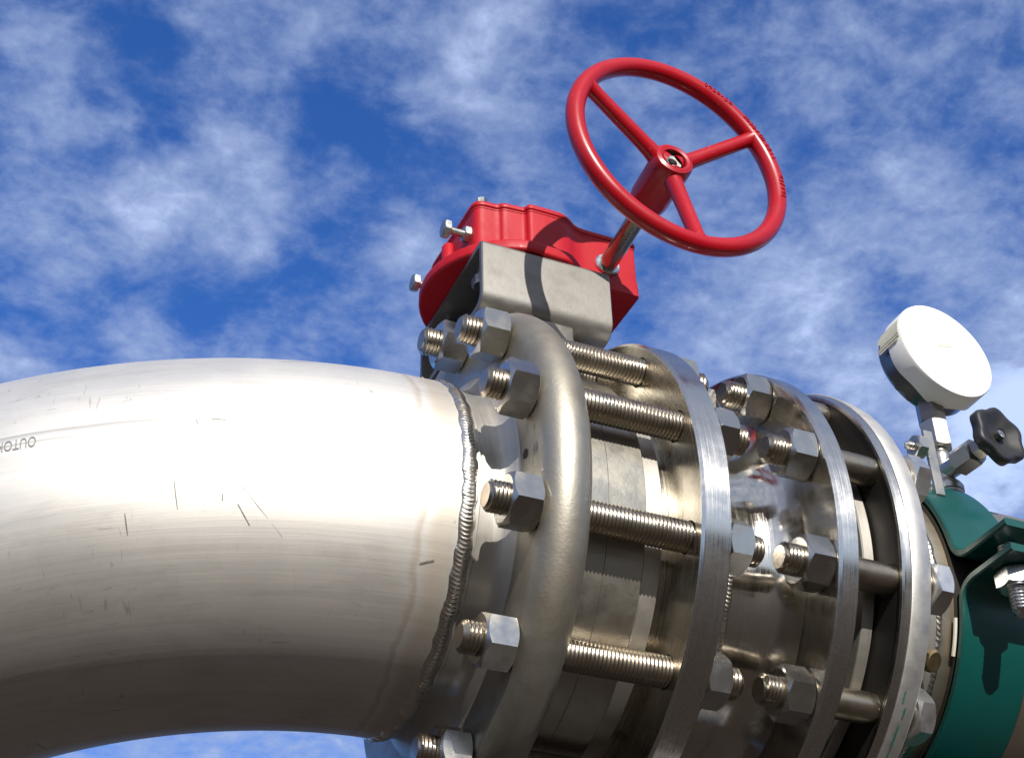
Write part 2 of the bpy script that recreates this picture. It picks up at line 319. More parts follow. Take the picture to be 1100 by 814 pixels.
def smooth_poly(pts, r=.03, n=5):
    out = []; k = len(pts)
    for i in range(k):
        p0, p1, p2 = Vector(pts[i-1]), Vector(pts[i]), Vector(pts[(i+1) % k])
        rr = pts[i][2] if len(pts[i]) > 2 else r
        p0, p1, p2 = Vector(p0[:2]), Vector(p1[:2]), Vector(p2[:2])
        a = p1+(p0-p1).normalized()*min(rr, (p0-p1).length*.48); c = p1+(p2-p1).normalized()*min(rr, (p2-p1).length*.48)
        for j in range(n+1):
            t = j/n; q = a*(1-t)**2+p1*2*t*(1-t)+c*t*t; out.append((q.x, q.y))
    return out
def hexgeo(x0, x1, af, rin=None, both=True, seg=8, rot=0., ch=.72):
    """hexagon along X with chamfered corners; af = half the width across flats"""
    n = 6*seg; ang = [2*PI*k/n+rot for k in range(n)]; hr = [af/cos(((2*PI*k/n) % (PI/3))-PI/6) for k in range(n)]
    rows = []
    s_ = 1 if x1 > x0 else -1
    if rin: rows.append([(x0, rin)]*n)
    rows.append([(x0, af*.93)]*n)
    rows.append([(x0+s_*((h-af*.93)*ch), h) for h in hr])
    rows.append([(x1-s_*((h-af*.93)*ch*.8 if both else 0), h) for h in hr])
    rows.append([(x1, af*.95 if both else h) for h in hr])
    if rin: rows.append([(x1, rin)]*n)
    v = [(x, -r*sin(a), r*cos(a)) for row in rows for (x, r), a in zip(row, ang)]; f = []
    m_ = len(rows)
    for i in range(m_ if rin else m_-1):
        j = (i+1) % m_
        for k in range(n): f.append((i*n+k, i*n+(k+1) % n, j*n+(k+1) % n, j*n+k))
    if not rin: f.append(tuple(range(n))); f.append(tuple(range((m_-1)*n, m_*n)))
    return v, f
def thread(x0, x1, r, pitch=.0165, depth=.0085, seg=28, cham=.012, steps=4, capl=True, capr=True):
    """helical thread from x0 to x1 along X with chamfered ends"""
    n = int((x1-x0)/pitch*steps); v = []; f = []
    for i in range(n+1):
        x = x0+(x1-x0)*i/n
        for k in range(seg):
            ph = ((x-x0)/pitch + k/seg) % 1.0
            rr = r-depth*(abs(ph-.5)*2)**.8
            e = min(x-x0 if capl else 9, x1-x if capr else 9)
            if e < cham: rr = min(rr, r-depth*1.1-(cham-e)*.8)
            a = 2*PI*k/seg; v.append((x, -rr*sin(a), rr*cos(a)))
    for i in range(n):
        for k in range(seg): f.append((i*seg+k, i*seg+(k+1) % seg, (i+1)*seg+(k+1) % seg, (i+1)*seg+k))
    f.append(tuple(range(seg))); f.append(tuple(range(n*seg, (n+1)*seg)))
    return v, f
NB = 12
def bang(i): return rad(15+30*i)
def annulus_holes(x, r0, r1, hr=.068, flip=False):
    """flat ring with twelve bolt holes on radius 1"""
    v = []; f = []; u = []
    for i in range(NB):
        ac = bang(i); m_ = 32; hole = []; outer = []
        for k in range(m_):
            t = 2*PI*k/m_; hole.append((1+hr*cos(t), hr*sin(t)))          # local: radial, tangential
        h = PI/NB
        for k in range(m_):
            t = 2*PI*k/m_; # ray from hole centre to the sector boundary
            dx, dy = cos(t), sin(t); best = 9
            s_ = 0.
            lo, hi = 0., 2.
            for _ in range(40):
                mid = (lo+hi)/2; X, Y = 1+dx*mid, dy*mid; R_ = math.hypot(X, Y); A_ = math.atan2(Y, X)
                if r0 < R_ < r1 and abs(A_) < h: lo = mid
                else: hi = mid
            outer.append((1+dx*lo, dy*lo))
        # insert exact sector corners by snapping the nearest ray
        for R_, A_ in ((r0, h), (r0, -h), (r1, h), (r1, -h)):
            c = (R_*cos(A_), R_*sin(A_)); k = min(range(m_), key=lambda q: (outer[q][0]-c[0])**2+(outer[q][1]-c[1])**2); outer[k] = c
        k0 = len(v)
        for ring in (hole, outer):
            for (X, Y) in ring:
                R_ = math.hypot(X, Y); A_ = math.atan2(Y, X)+ac; v.append((x, -R_*sin(A_), R_*cos(A_)))
        for k in range(m_):
            k2 = (k+1) % m_; q = (k0+k, k0+k2, k0+m_+k2, k0+m_+k); f.append(q)
            uu = []
            for w in q:
                a = math.atan2(-v[w][1], v[w][2]); a = ac+((a-ac+PI) % (2*PI)-PI); uu.append((a, math.hypot(v[w][1], v[w][2])))
            u.append(uu)
    return v, f, u
def hole_walls(th, x0, x1, mt, hr=.068):
    v, f, u = lathe([(x0, hr), (x1, hr)], 24); me = mesh_from('bolt_hole', [Vector(q)*S for q in v], f, u)
    for i in range(NB):
        a = bang(i); place('bolt_hole', me, mt, th.o, (0, -sin(a), cos(a)), None, th.base)

# ================================================================ the setting
gm = Geo()
nG = 8
for i in range(nG+1):
    for j in range(nG+1): gm.v.append(Vector(((i/nG-.5)*3000, (j/nG-.5)*3000, 0)))
for i in range(nG):
    for j in range(nG): gm.f.append((i*(nG+1)+j, (i+1)*(nG+1)+j, (i+1)*(nG+1)+j+1, i*(nG+1)+j+1))
me = mesh_from('ground', gm.v, gm.f); me.materials.append(m_ground)
go = bpy.data.objects.new('ground', me); sc.collection.objects.link(go); go['kind'] = 'structure'

# added hill ring, unseen: blocks blue horizon light, warms reflections in the steel
hv = []; hf = []; nh = 180; rh = random.Random(11)
hh = [0.6*sin(3*2*PI*k/nh+1)+0.4*sin(7*2*PI*k/nh)+0.25*sin(17*2*PI*k/nh+2)+rh.uniform(-.25, .25) for k in range(nh)]
for row in range(5):
    for k in range(nh):
        a = 2*PI*k/nh; rr = (70, 78, 86, 100, 180)[row]+rh.uniform(-1.5, 1.5); zz_ = (-.5, 5.0, 9.0, 11.0, -1)[row]*(1+.13*hh[k])+(rh.uniform(-.6, .6) if 0 < row < 4 else 0)
        hv.append((rr*cos(a), rr*sin(a), zz_))
for row in range(4):
    for k in range(nh): hf.append((row*nh+k, row*nh+(k+1) % nh, (row+1)*nh+(k+1) % nh, (row+1)*nh+k))
M = MN('added_wooded_slope'); g1 = M.noise(scale=.35, det=6, rough=.7)
M.put(M.b.inputs['Base Color'], M.mix(M.rng(g1, .35, .65), c4(.044, .027, .012), c4(.020, .017, .007))); M.b.inputs['Roughness'].default_value = .95; M.put(M.b.inputs['Normal'], M.bump(g1, 1, 1.5))
me = mesh_from('added_hills', hv, hf); me.materials.append(M.m); ho = bpy.data.objects.new('added_hills', me); sc.collection.objects.link(ho); ho['kind'] = 'structure'

# ================================================================ elbow pipe on the left
XW, RP, RB, PH = -.02, .757, 2.55, rad(74)
BD = Vector((0, sin(PH), -cos(PH))); BE = Vector((0, cos(PH), sin(PH)))
def torus_pt(A, t, r=RP):
    return Vector((XW-RB*sin(A)-r*cos(t)*sin(A), 0, 0))+BD*(RB*(1-cos(A))-r*cos(t)*cos(A))+BE*(r*sin(t))
elbow = Thing('elbow_pipe', 'large brushed stainless pipe elbow sweeping in from the left to the first flange', 'pipe', (XW, 0, 0))
g = Geo(); nA, nT, nX = 90, 128, 20
v = []; U = []
for i in range(nA+nX+1):
    for k in range(nT):
        t = 2*PI*k/nT-PI
        if i <= nA: A = PI/2*i/nA; v.append(torus_pt(A, t))
        else: v.append(torus_pt(PI/2, t)+BD*((i-nA)*3.0)); A = PI/2+(i-nA)*3/RB
        U.append((A*RB, t*RP))
f = []; fu = []
for i in range(nA+nX):
    for k in range(nT):
        k2 = (k+1) % nT; q = (i*nT+k, i*nT+k2, (i+1)*nT+k2, (i+1)*nT+k); f.append(q)
        uu = [U[w] for w in q]
        if k2 == 0: uu[1] = (uu[1][0], PI*RP); uu[2] = (uu[2][0], PI*RP)
        fu.append(uu)
part('pipe_wall', Geo().add(v, f, fu), m_pipe, elbow)
# weld bead with overlapping ripples
def bead(xc, r, w=.030, h=.014, n=270, sub=6, cross=12, amp=.0022, lop=.35):
    v = []; f = []; tot = n*sub; rnd = [random.uniform(.6, 1.3) for _ in range(n+1)]; rw = [random.uniform(-.003, .003) for _ in range(n+1)]
    for k in range(tot):
        a = 2*PI*k/tot
        for j in range(cross+1):
            s_ = j/cross*2-1
            ph = k/sub+1.6*s_*s_*lop*2; idx = int(k/sub) % n; fr = ph % 1
            top = (1-s_*s_)**.6
            rr = r-.006+h*top+amp*rnd[idx]*(.5+.5*cos(2*PI*fr))*top**1.6
            wob = .0016*sin(a*23)+.0012*sin(a*57+1)
            x = xc+w*s_*(1+.08*sin(a*41))+wob+rw[idx]*.4
            v.append((x, -rr*sin(a), rr*cos(a)))
    c = cross+1
    for k in range(tot):
        k2 = (k+1) % tot
        for j in range(cross): f.append((k*c+j, k*c+j+1, k2*c+j+1, k2*c+j))
    return v, f
part('weld_bead', bead(XW+.004, RP-.002, w=.037, h=.017, n=280, amp=.0024, lop=.45), m_weld, elbow, angle=80)
# stencilled maker's name, upside down on the pipe as in the photo
def text_mesh(s, size, ext=0.):
    cu = bpy.data.curves.new('t', 'FONT'); cu.body = s; cu.size = size; cu.extrude = ext; cu.resolution_u = 3; cu.fill_mode = 'BOTH'
    o = bpy.data.objects.new('t', cu); sc.collection.objects.link(o); dg = bpy.context.evaluated_depsgraph_get(); dg.update()
    me = bpy.data.meshes.new_from_object(o.evaluated_get(dg)); v = [q.co.copy() for q in me.vertices]; f = [tuple(p.vertices) for p in me.polygons]
    bpy.data.objects.remove(o); bpy.data.curves.remove(cu); bpy.data.meshes.remove(me); return v, f
v, f = text_mesh('OUTOKUMPU', .085)
arc0 = rad(28.5)*RB; vt = rad(-10)*RP-.062
vv = []
for q in v:
    u_ = arc0+q.x*.38   # turned by half a turn: reads from right to left, upside down
    vv.append(torus_pt(u_/RB, (vt+.082-q.y*.82)/RP, RP+.0022))
part('stencil_lettering', (vv, f), m_ink, elbow, smooth=False)
# ink marks: short dark scuffs with their own shape
def scuff(pts, w):
    v = []; f = []
    for i, (A, t) in enumerate(pts):
        p = torus_pt(rad(A), rad(t), RP+.0018); j = min(i, len(pts)-2)
        d = (torus_pt(rad(pts[j+1][0]), rad(pts[j+1][1]))-torus_pt(rad(pts[j][0]), rad(pts[j][1]))).normalized()
        nrm = (p-torus_pt(rad(A), rad(t), RP-.2)).normalized(); s_ = d.cross(nrm)*w*(.35+.65*sin(PI*(i+.3)/(len(pts)-.4)))
        v += [p-s_, p+s_]
    for i in range(len(pts)-1): f.append((2*i, 2*i+1, 2*i+3, 2*i+2))
    return v, f
for pts, w in [([(19.7, -26), (19.66, -29), (19.6, -32), (19.5, -36)], .0026), ([(22.9, -36), (22.85, -39), (22.8, -42)], .0030), ([(16.9, -12), (16.7, -18), (16.1, -24), (15.3, -30), (14.2, -36), (12.6, -44)], .0012),
               ([(17.3, -17), (17.35, -21), (17.4, -25)], .0022), ([(16.6, -32), (16.6, -34)], .0035), ([(15.6, -35), (15.2, -38), (14.8, -41)], .0026), ([(21.3, -20.5), (20, -21), (18.5, -20.6), (17, -20.9)], .0016),
               ([(12.8, 27), (12.0, 29), (10.9, 31), (10.0, 33)], .0016), ([(18.3, -8), (18.2, -9.6)], .007), ([(17.3, -8), (16.4, -8.4)], .004), ([(2.9, -48), (1.9, -46.5)], .007)]:
    part('scuff_mark', scuff(pts, w*.8), m_scuff, elbow, smooth=False)

# ================================================================ first flange with stub end
fl1 = Thing('pressed_flange', 'thick round-edged flange ring with stub end, nearest the big pipe elbow', 'flange', (.16, 0, 0))
part('stub_end', lathe([(XW+.012, .70), (XW+.012, .749), (.030, .752), (.036, .744), (.085, .743), (.115, .748), (.140, .765), (.160, .80), (.175, .84), (.175, .70)], 160, closed=True), m_neck, fl1)
prof = [(.180, .805), (.166, .83), (.160, .86), (.158, .92), (.158, 1.0)]+[(.262-.104*cos(rad(t)), 1.022+.100*sin(rad(t))) for t in range(5, 176, 5)]+[(.366, 1.0), (.366, .80)]
part('ring', lathe(prof, 192, closed=True), m_cast, fl1)
# small drilled hole and cast marks on its left face
a = bang(2)+rad(14.2); hx = .1575
v, f, u = lathe([(hx-.003, .0001), (hx-.003, .021)], 24); part('drilled_hole', ([(x, y-.895*sin(a), z+.895*cos(a)) for x, y, z in v], f), m_dark, fl1, smooth=False)
def on_ring(a, r_, lift=0.):      # point on the left side of the ring
    t = max(0., min(1., (r_-1.022)/.097)); x = .158 if r_ < 1.022 else .262-.104*math.sqrt(max(0, 1-t*t))
    return Vector((x-lift, -r_*sin(a), r_*cos(a)))
def stamp(name, pts, w, m_, lift=.0015):
    v = []; f = []
    for i, (a, r_) in enumerate(pts):
        j = min(i, len(pts)-2); da = (pts[j+1][0]-pts[j][0]); dr = pts[j+1][1]-pts[j][1]; l_ = math.hypot(da, dr)+1e-9
        v += [on_ring(rad(a), r_, 0), on_ring(rad(a-dr/l_*w*57), r_+da/l_*w, lift), on_ring(rad(a+dr/l_*w*57), r_-da/l_*w, lift)]
    for i in range(len(pts)-1): f.append((3*i+1, 3*i+2, 3*i+5, 3*i+4))
    return part(name, (v, f), m_, fl1, smooth=False)
stamp('stamped_ring', [(91+1.6*cos(rad(k*30)), .985+.017*sin(rad(k*30))) for k in range(13)], .0028, m_ink)
stamp('stamped_ring', [(91+.7*cos(rad(k*45)), .985+.008*sin(rad(k*45))) for k in range(9)], .0020, m_ink)
for k, (a_, da, r0, r1) in enumerate([(87.2, .2, .972, .996), (86.4, -.4, .974, .994), (85.2, .0, .972, .996), (84.3, .5, .975, .992), (83.0, -.3, .972, .996), (82.0, .0, .972, .995)]):
    stamp('stamped_stroke', [(a_, r0), (a_+da, (r0+r1)/2), (a_, r1)], .0022, m_ink)
for a_ in (98, 101.2, 101.9, 104, 105.8, 107.8, 108.4):
    v, f = lathe([(-.004, .0001), (-.003, .004), (0, .006)], 10)[:2]; c_ = on_ring(rad(a_), 1.045)
    part('raised_pip', ([c_+Vector(q) for q in v], f), m_nutw, fl1)

# ================================================================ butterfly valve body between flange one and two
valve = Thing('wafer_valve', 'stainless wafer valve body clamped between the first two flanges behind long studs', 'valve', (.6, 0, 0))
part('valve_body', lathe([(.368, .60), (.368, .90), (.375, .912), (.500, .912), (.5015, .9095), (.503, .912), (.662, .912), (.668, .905), (.668, .60)], 160, closed=True), m_body, valve)
part('seat_ring', lathe([(.671, .60), (.671, .872), (.676, .880), (.752, .880), (.757, .874), (.757, .60)], 160, closed=True), m_neck, valve)
part('seal_ring', lathe([(.757, .60), (.757, .845), (.799, .845), (.799, .60)], 128, closed=True), m_face, valve)
part('stem_neck', Geo().bm(box(.375, .660, -.385, .385, .80, 1.152, .012)), m_body, valve)

# ================================================================ second flange
def plate_flange(name, label, x0, x1, R_, rin, mat_rim, mat_face, ch=.012):
    th = Thing(name, label, 'flange', (x0, 0, 0))
    part('rim', lathe([(x0, R_-ch-.006), (x0, R_-ch), (x0+ch*.9, R_), (x1-ch*.9, R_), (x1, R_-ch), (x1, R_-ch-.006)], 192), mat_rim, th)
    g = Geo().add(*annulus_holes(x0, rin, R_-ch-.006)); part('left_face', g, mat_face, th, smooth=False).data
    g = Geo().add(*annulus_holes(x1, rin, R_-ch-.006)); part('right_face', g, mat_face, th, smooth=False)
    hole_walls(th, x0, x1, mat_face)
    return th
fl2 = plate_flange('turned_flange', 'bright turned flange at the right end of the long threaded studs', .80, .932, 1.118, .70, m_turned, m_face)
part('hub', lathe([(.932, .84), (.95, .815), (1.0, .765), (1.05, .745), (1.128, .742), (1.128, .69)], 160), m_hub, fl2)
fl3 = plate_flange('polished_flange', 'polished flange with short stud ends and a mirror-like hub, left of the open gap', 1.415, 1.51, 1.118, .70, m_turned, m_hub)
part('hub', lathe([(1.150, .70), (1.150, .742), (1.25, .746), (1.31, .765), (1.36, .800), (1.395, .845), (1.415, .88)], 160), m_hub, fl3)
part('weld_bead', bead(1.139, .738, w=.022, h=.017), m_weld, fl3, angle=80)
orifice = Thing('spacer_ring', 'bare metal spacer ring seen in the dark gap between the polished and pale flanges', 'ring', (1.62, 0, 0))
part('ring_body', lathe([(1.670, .60), (1.670, .905), (1.675, .911), (1.720, .911), (1.724, .905), (1.724, .60)], 160, closed=True), m_neck, orifice)
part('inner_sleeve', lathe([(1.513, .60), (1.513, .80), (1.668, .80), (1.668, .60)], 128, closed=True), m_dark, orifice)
fl4 = Thing('pale_flange', 'matt pale-rimmed flange nearest the green clamp with green marker strokes low on its edge', 'flange', (1.73, 0, 0))
part('machined_edge', lathe([(1.730, 1.075), (1.730, 1.085), (1.737, 1.092), (1.764, 1.096)], 192), m_turned, fl4)
part('rim', lathe([(1.764, 1.090), (1.766, 1.100), (1.772, 1.103), (1.83, 1.098), (1.862, 1.090), (1.880, 1.070), (1.888, 1.050), (1.890, 1.03)], 192), m_rough, fl4)
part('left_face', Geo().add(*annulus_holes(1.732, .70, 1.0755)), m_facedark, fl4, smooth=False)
part('face_edge', lathe([(1.7325, 1.069), (1.7285, 1.070), (1.7285, 1.0752)], 192), m_face, fl4, smooth=False)
part('right_face', Geo().add(*annulus_holes(1.890, .70, 1.03)), m_rough, fl4, smooth=False)
hole_walls(fl4, 1.732, 1.890, m_face)
part('hub', lathe([(1.890, .90), (1.93, .86), (2.00, .80), (2.08, .775), (2.14, .765)], 160), m_neck, fl4)
part('weld_bead', bead(2.15, .760, w=.022, h=.017, n=200), m_weld, fl4, angle=80)
# green marker strokes on the rim
def rimstroke(x0, x1, a0, a1, r):
    v = []; f = []; n = 6
    for i in range(n+1):
        a = rad(a0+(a1-a0)*i/n)
        for x in (x0, x1): v.append((x, -r*sin(a), r*cos(a)))
    for i in range(n): f.append((2*i, 2*i+1, 2*i+3, 2*i+2))
    return v, f
for (x0, x1, a0, a1) in [(1.80, 1.808, 136, 141), (1.807, 1.815, 132, 134), (1.79, 1.797, 128.5, 131), (1.80, 1.806, 142, 146)]:
    part('marker_stroke', rimstroke(x0, x1, a0, a1, 1.1040), m_greenink, fl4, smooth=False)

# ================================================================ straight pipe to the right
sp = Thing('straight_pipe', 'brownish stainless pipe running off to the right through the green clamp', 'pipe', (2.16, 0, 0))
v, f, u = lathe([(2.16+i*1.2, .757) for i in range(0, 22)], 128); u = [[(q[1]-0.0, q[0]*.757) for q in fu] for fu in u]
part('pipe_wall', (v, f, u), m_pipe2, sp)

# ================================================================ stud bolts
def local(geo_t): # list of raw geo -> mesh in metres
    g = Geo().add(*geo_t[:2]); return [(q*S) for q in g.v], g.f, g.u
def shared(name, gt, angle=32):
    v, f, u = local(gt); return mesh_from(name, v, f, u, True, angle)
RS = .0655
studA = shared('stud_rod', thread(-.045, 1.118, RS), 75)
nutL = shared('nut', hexgeo(.028, .156, .099, RS-.004))
washR = None
nutR = shared('nut', hexgeo(1.046, .934, .099, RS-.004))
gB = Geo().add(*thread(1.2074, 1.475, RS, capr=False)); gB.add(*lathe([(1.4755, RS), (1.89, RS)], 32, cap=(True, True))[:2])
studB = mesh_from('bolt_shank', [q*S for q in gB.v], gB.f, gB.u, True, 60)
nutB = shared('nut', hexgeo(1.285, 1.413, .099, RS-.004))
headB = shared('bolt_head', hexgeo(1.975, 1.892, .1015, None))
headB2 = shared('bolt_head', hexgeo(1.975, 1.892, .1015, None))
ORD = {0: 'far-side topmost', 1: 'near-side topmost', 2: 'second from top on the camera side', 3: 'third from top, level with the pipe middle', 4: 'fourth from top, low on the camera side', 5: 'lowest visible, at the bottom edge of the picture'}
LA = {0: 'threaded stud at the back left, tucked under the left end of the gearbox bracket',
      1: 'uppermost of the long threaded studs, its nut just below the gearbox bracket',
      2: 'second long threaded stud from the top, above the pale valve body strip',
      3: 'third long threaded stud from the top, beside the right end of the weld bead',
      4: 'fourth long threaded stud from the top, lowest one whose thread shows between the flanges',
      5: 'stud with nut at the bottom edge of the picture, under the weld bead',
      6: 'stud under the first flange, lowest of the ring'}
LB = {0: 'bolt at the far top of the polished flange',
      1: 'uppermost short bolt on the polished flange, its thread beside the sky',
      2: 'second short bolt from the top on the polished flange, just above the hub reflection',
      3: 'third short bolt from the top on the polished flange, left of the open gap',
      4: 'lowest visible short bolt on the polished flange, near the picture bottom',
      5: 'bolt under the polished flange, below the others'}
def at_angle(o, a): o.rotation_euler = (a, 0, 0)
for i in range(0, 6):
    a = bang(i); b = (0, -sin(a), cos(a))
    th = Thing('stud_bolt', LA[i], 'stud bolt', b, 'long threaded studs joining the first two flanges')
    o = place('rod', studA, m_stud, th.o, b, None, b); o.rotation_euler = (random.uniform(0, 6), 0, 0)
    for me in ((nutL, nutR) if i else (nutL,)):
        o = place('nut', me, m_nut, th.o, b, None, b); o.rotation_euler = (a+[.35, .1, .28, .12, -.25, .3][i]+(.4*random.random() if me is nutR else 0), 0, 0)
for i in range(0, 5):
    a = bang(i); b = (0, -sin(a), cos(a))
    th = Thing('flange_bolt', LB[i], 'bolt', b, 'bolts joining the polished and pale flanges')
    o = place('shank', studB, m_stud, th.o, b, None, b); o.rotation_euler = (random.uniform(0, 6), 0, 0)
    o = place('nut', nutB, m_nut, th.o, b, None, b); o.rotation_euler = (a+random.uniform(-.4, .4), 0, 0)
    if i < 2: continue
    o = place('bolt_head', headB, m_nutw, th.o, b, None, b); o.rotation_euler = (a+[.1, .2, .25, .3, .2][i], 0, 0)

# ================================================================ mounting bracket (square tube, open ends)
brk = Thing('mounting_bracket', 'square steel tube bracket under the red gearbox', 'bracket', (.53, 0, 1.15))
def rrect(hy, z0, z1, rb, rt, n=7):
    p = []
    for (cy, cz, r_, s0) in ((hy-rb, z0+rb, rb, -90), (hy-rt, z1-rt, rt, 0), (-hy+rt, z1-rt, rt, 90), (-hy+rb, z0+rb, rb, 180)):
        for i in range(n+1): t = rad(s0+90*i/n); p.append((cy+r_*cos(t), cz+r_*sin(t)))
    return p
po = rrect(.402, 1.150, 1.532, .085, .028); pi_ = rrect(.372, 1.180, 1.502, .055, .012); n = len(po); bx0, bx1 = .196, .862; e = .006
v = []
for x, P_, dlt in ((bx0, pi_, 0), (bx0, po, -e), (bx0+e, po, 0), (bx1-e, po, 0), (bx1, po, -e), (bx1, pi_, 0)):
    for (y, z) in P_:
        c = Vector((y, z-1.34)); k = 1+dlt/c.length; v.append((x, c.x*k, c.y*k+1.34))
f = []
for i in range(6):
    j = (i+1) % 6
    for k in range(n): f.append((i*n+k, i*n+(k+1) % n, j*n+(k+1) % n, j*n+k))
part('square_tube', (v, f), m_brk, brk)
def bolt_geo(origin, d, head_af, head_h, r_, length, washer=False, seg=20):
    """hex head at origin, shank in direction d"""
    g = Geo(); g.add(*hexgeo(0, head_h, head_af, None, both=True, seg=5)); g.add(*lathe([(head_h, r_), (head_h+length, r_)], seg, cap=(False, True))[:2])
    return g.xf(frame(origin, d))
part('mounting_bolt', bolt_geo((.27, -.22, 1.40), (0, 0, 1), .042, .05, .022, .10), m_galv, brk)
part('mounting_bolt', bolt_geo((.27, .20, 1.40), (0, 0, 1), .042, .05, .022, .10), m_galv, brk)

# ================================================================ gear operator
gear = Thing('gearbox', 'red painted worm gearbox with a bolted lid on top of the steel bracket', 'gearbox', (.6, 0, 1.535))
left = [(.52+.445*cos(rad(t)), .03+.445*sin(rad(t))) for t in range(262, 98, -8)]
base = [(1.074, .33, .03), (1.074, -.278, .012), (.80, -.292, .02), (.66, -.40, .03)]+[(x, y, .01) for x, y in left]
base = smooth_poly(base, .02, 3)
part('base_plate', Geo().bm(prism(base, 1.536, 1.600, .014)), m_redm, gear, angle=40)
wall = [(1.080, .32, .04), (1.080, -.282, .014), (.75, -.284, .05), (.665, -.352, .05), (.47, -.352, .02), (.462, -.318, .02), (.35, -.312, .03), (.335, -.290, .03), (.215, -.285, .05), (.200, .27, .05), (.31, .415, .06), (.62, .45, .05)]
wallp = smooth_poly(wall, .03, 5)
def loft(poly, rows, cap=True):
    """rows: (z, grow) — plan outline pushed outwards by grow along its normals"""
    n = len(poly); v = []; f = []
    ns = []
    for i in range(n):
        a, b = Vector(poly[i-1]), Vector(poly[(i+1) % n]); d = (b-a).normalized(); ns.append(Vector((d.y, -d.x)))
    area = sum(poly[i-1][0]*poly[i][1]-poly[i][0]*poly[i-1][1] for i in range(n)); s_ = 1 if area > 0 else -1
    for z, gr in rows:
        for p, q in zip(poly, ns): v.append((p[0]+q.x*gr*s_, p[1]+q.y*gr*s_, z))
    for i in range(len(rows)-1):
        for k in range(n): f.append((i*n+k, i*n+(k+1) % n, (i+1)*n+(k+1) % n, (i+1)*n+k))
    f.append(tuple(range(n))); f.append(tuple(range((len(rows)-1)*n, len(rows)*n))); return v, f
part('housing', loft(wallp, [(1.538, .006), (1.60, .006), (1.606, .005), (1.622, .004), (1.645, .001), (1.68, 0), (1.838, 0), (1.840, .003), (1.848, .003), (1.850, -.004)]), m_redm, gear, angle=40)
lid = part('lid', loft(wallp, [(1.851, -.006), (1.855, .004), (1.859, .007), (1.876, .007), (1.884, .002), (1.888, -.010)]), m_redm, gear, angle=40)
part('lid_bolt', bolt_geo((.262, -.252, 1.922), (0, 0, -1), .026, .034, .015, .02), m_galv, gear, parent=None)
for (x, y) in [(.262, .14), (.56, -.29), (1.02, -.22), (1.02, .24), (.7, .3)]:
    part('lid_bolt', bolt_geo((x, y, 1.920), (0, 0, -1), .026, .022, .015, .02), m_galv, gear)
part('corner_boss', Geo().add(*lathe([(.0, .034), (.15, .034), (.165, .026), (.17, .012)], 24, cap=(True, True))[:2]).xf(frame((.196, .02, 1.66), (0, 0, 1))), m_redm, gear)
for (x0, yy, zz_, ln) in [(.075, -.205, 1.715, .13), (.070, .20, 1.690, .12)]:
    ss = part('stop_screw', bolt_geo((x0, yy, zz_), (1, 0, 0), .041, .036, .019, ln), m_galv, gear)
    if yy < 0: part('lock_nut', Geo().add(*hexgeo(0, .036, .037, .019)).xf(frame((x0+.105, yy, zz_), (1, 0, 0))), m_galv, gear, parent=ss)
    else: part('lock_nut', Geo().add(*hexgeo(0, .03, .037, .019)).xf(frame((x0+.08, yy, zz_), (1, 0, 0))), m_galv, gear, parent=ss)

# ================================================================ handwheel and its shaft
WC = Vector((.907, -.985, 1.747)); FOOT = Vector((.917, -.262, 1.689)); RC = Vector((.907, -1.05, 1.747)); RN = Vector((.05, -1, .02)); AX = (WC-FOOT).normalized()
part('input_shaft', Geo().add(*lathe([(0, .046), ((WC-FOOT).length-.10, .046)], 40, cap=(True, True))[:2]).xf(frame(FOOT, AX)), m_stud, gear)
part('shaft_collar', Geo().add(*lathe([(-.005, .066), (.030, .066), (.036, .060), (.036, .046)], 40)[:2]).xf(frame(FOOT, AX)), m_zinc, gear)
hw = Thing('handwheel', 'red three-spoke handwheel standing clear of the gearbox against the sky', 'handwheel', WC)
HR, HT = .538, .0435
fh = frame(WC, AX); fw = frame(RC, RN)     # local X = axis towards the camera, local Z ~ up, local Y ~ +-X
v = []; f = []; nu, nv = 120, 20
for i in range(nu):
    a = 2*PI*i/nu
    for k in range(nv):
        b = 2*PI*k/nv; r_ = HR+HT*cos(b); v.append(fw @ Vector((HT*1.06*sin(b), -r_*sin(a), r_*cos(a))))
for i in range(nu):
    for k in range(nv): f.append((i*nv+k, i*nv+(k+1) % nv, ((i+1) % nu)*nv+(k+1) % nv, ((i+1) % nu)*nv+k))
rim = part('rim', (v, f), m_red, hw)
yx = fw.to_3x3() @ Vector((0, 1, 0))
sgn = 1 if yx.x > 0 else -1
def wdir(deg):   # direction in the wheel plane for an angle from +X towards +Z
    return Vector((0, sgn*cos(rad(deg)), sin(rad(deg))))
hb = fh @ Vector((-.035, 0, 0))
for deg in (151.0, 33.4, -84.5):
    tip = fw @ (wdir(deg)*(HR-.014)); d = tip-hb; L_ = d.length; g = Geo(); rows = []
    for q in [.08, .12, .16, .22, .32, .5, .65, .80, .88, .94, .975, 1.0]:
        s_ = q*L_; r_ = .0400-.005*q+(.007*max(0, (q-.88)/.12)**2)+(.016*max(0, (.30-q)/.22)**2); rows.append((s_, r_))
    g.add(*lathe(rows, 24)[:2]); g.xf(frame(hb, d, RN)); part('spoke', g, m_red, hw)
g = Geo().add(*lathe([(.026, .056), (.034, .062), (.038, .076), (.032, .092), (.012, .100), (-.05, .100), (-.08, .098), (-.225, .097), (-.258, .090), (-.275, .072), (-.277, .046)], 56)[:2]); g.xf(fh); hub = part('hub', g, m_red, hw)
g = Geo().add(*lathe([(.033, .058), (-.02, .056)], 40)[:2]); part('bore', g.xf(fh), m_dark, hw, parent=hub)
g = Geo().add(*lathe([(-.012, .022), (.010, .024), (.012, .043), (.004, .049), (-.02, .049)], 36)[:2]); part('shaft_end', g.xf(fh), m_nutw, hw, parent=hub)
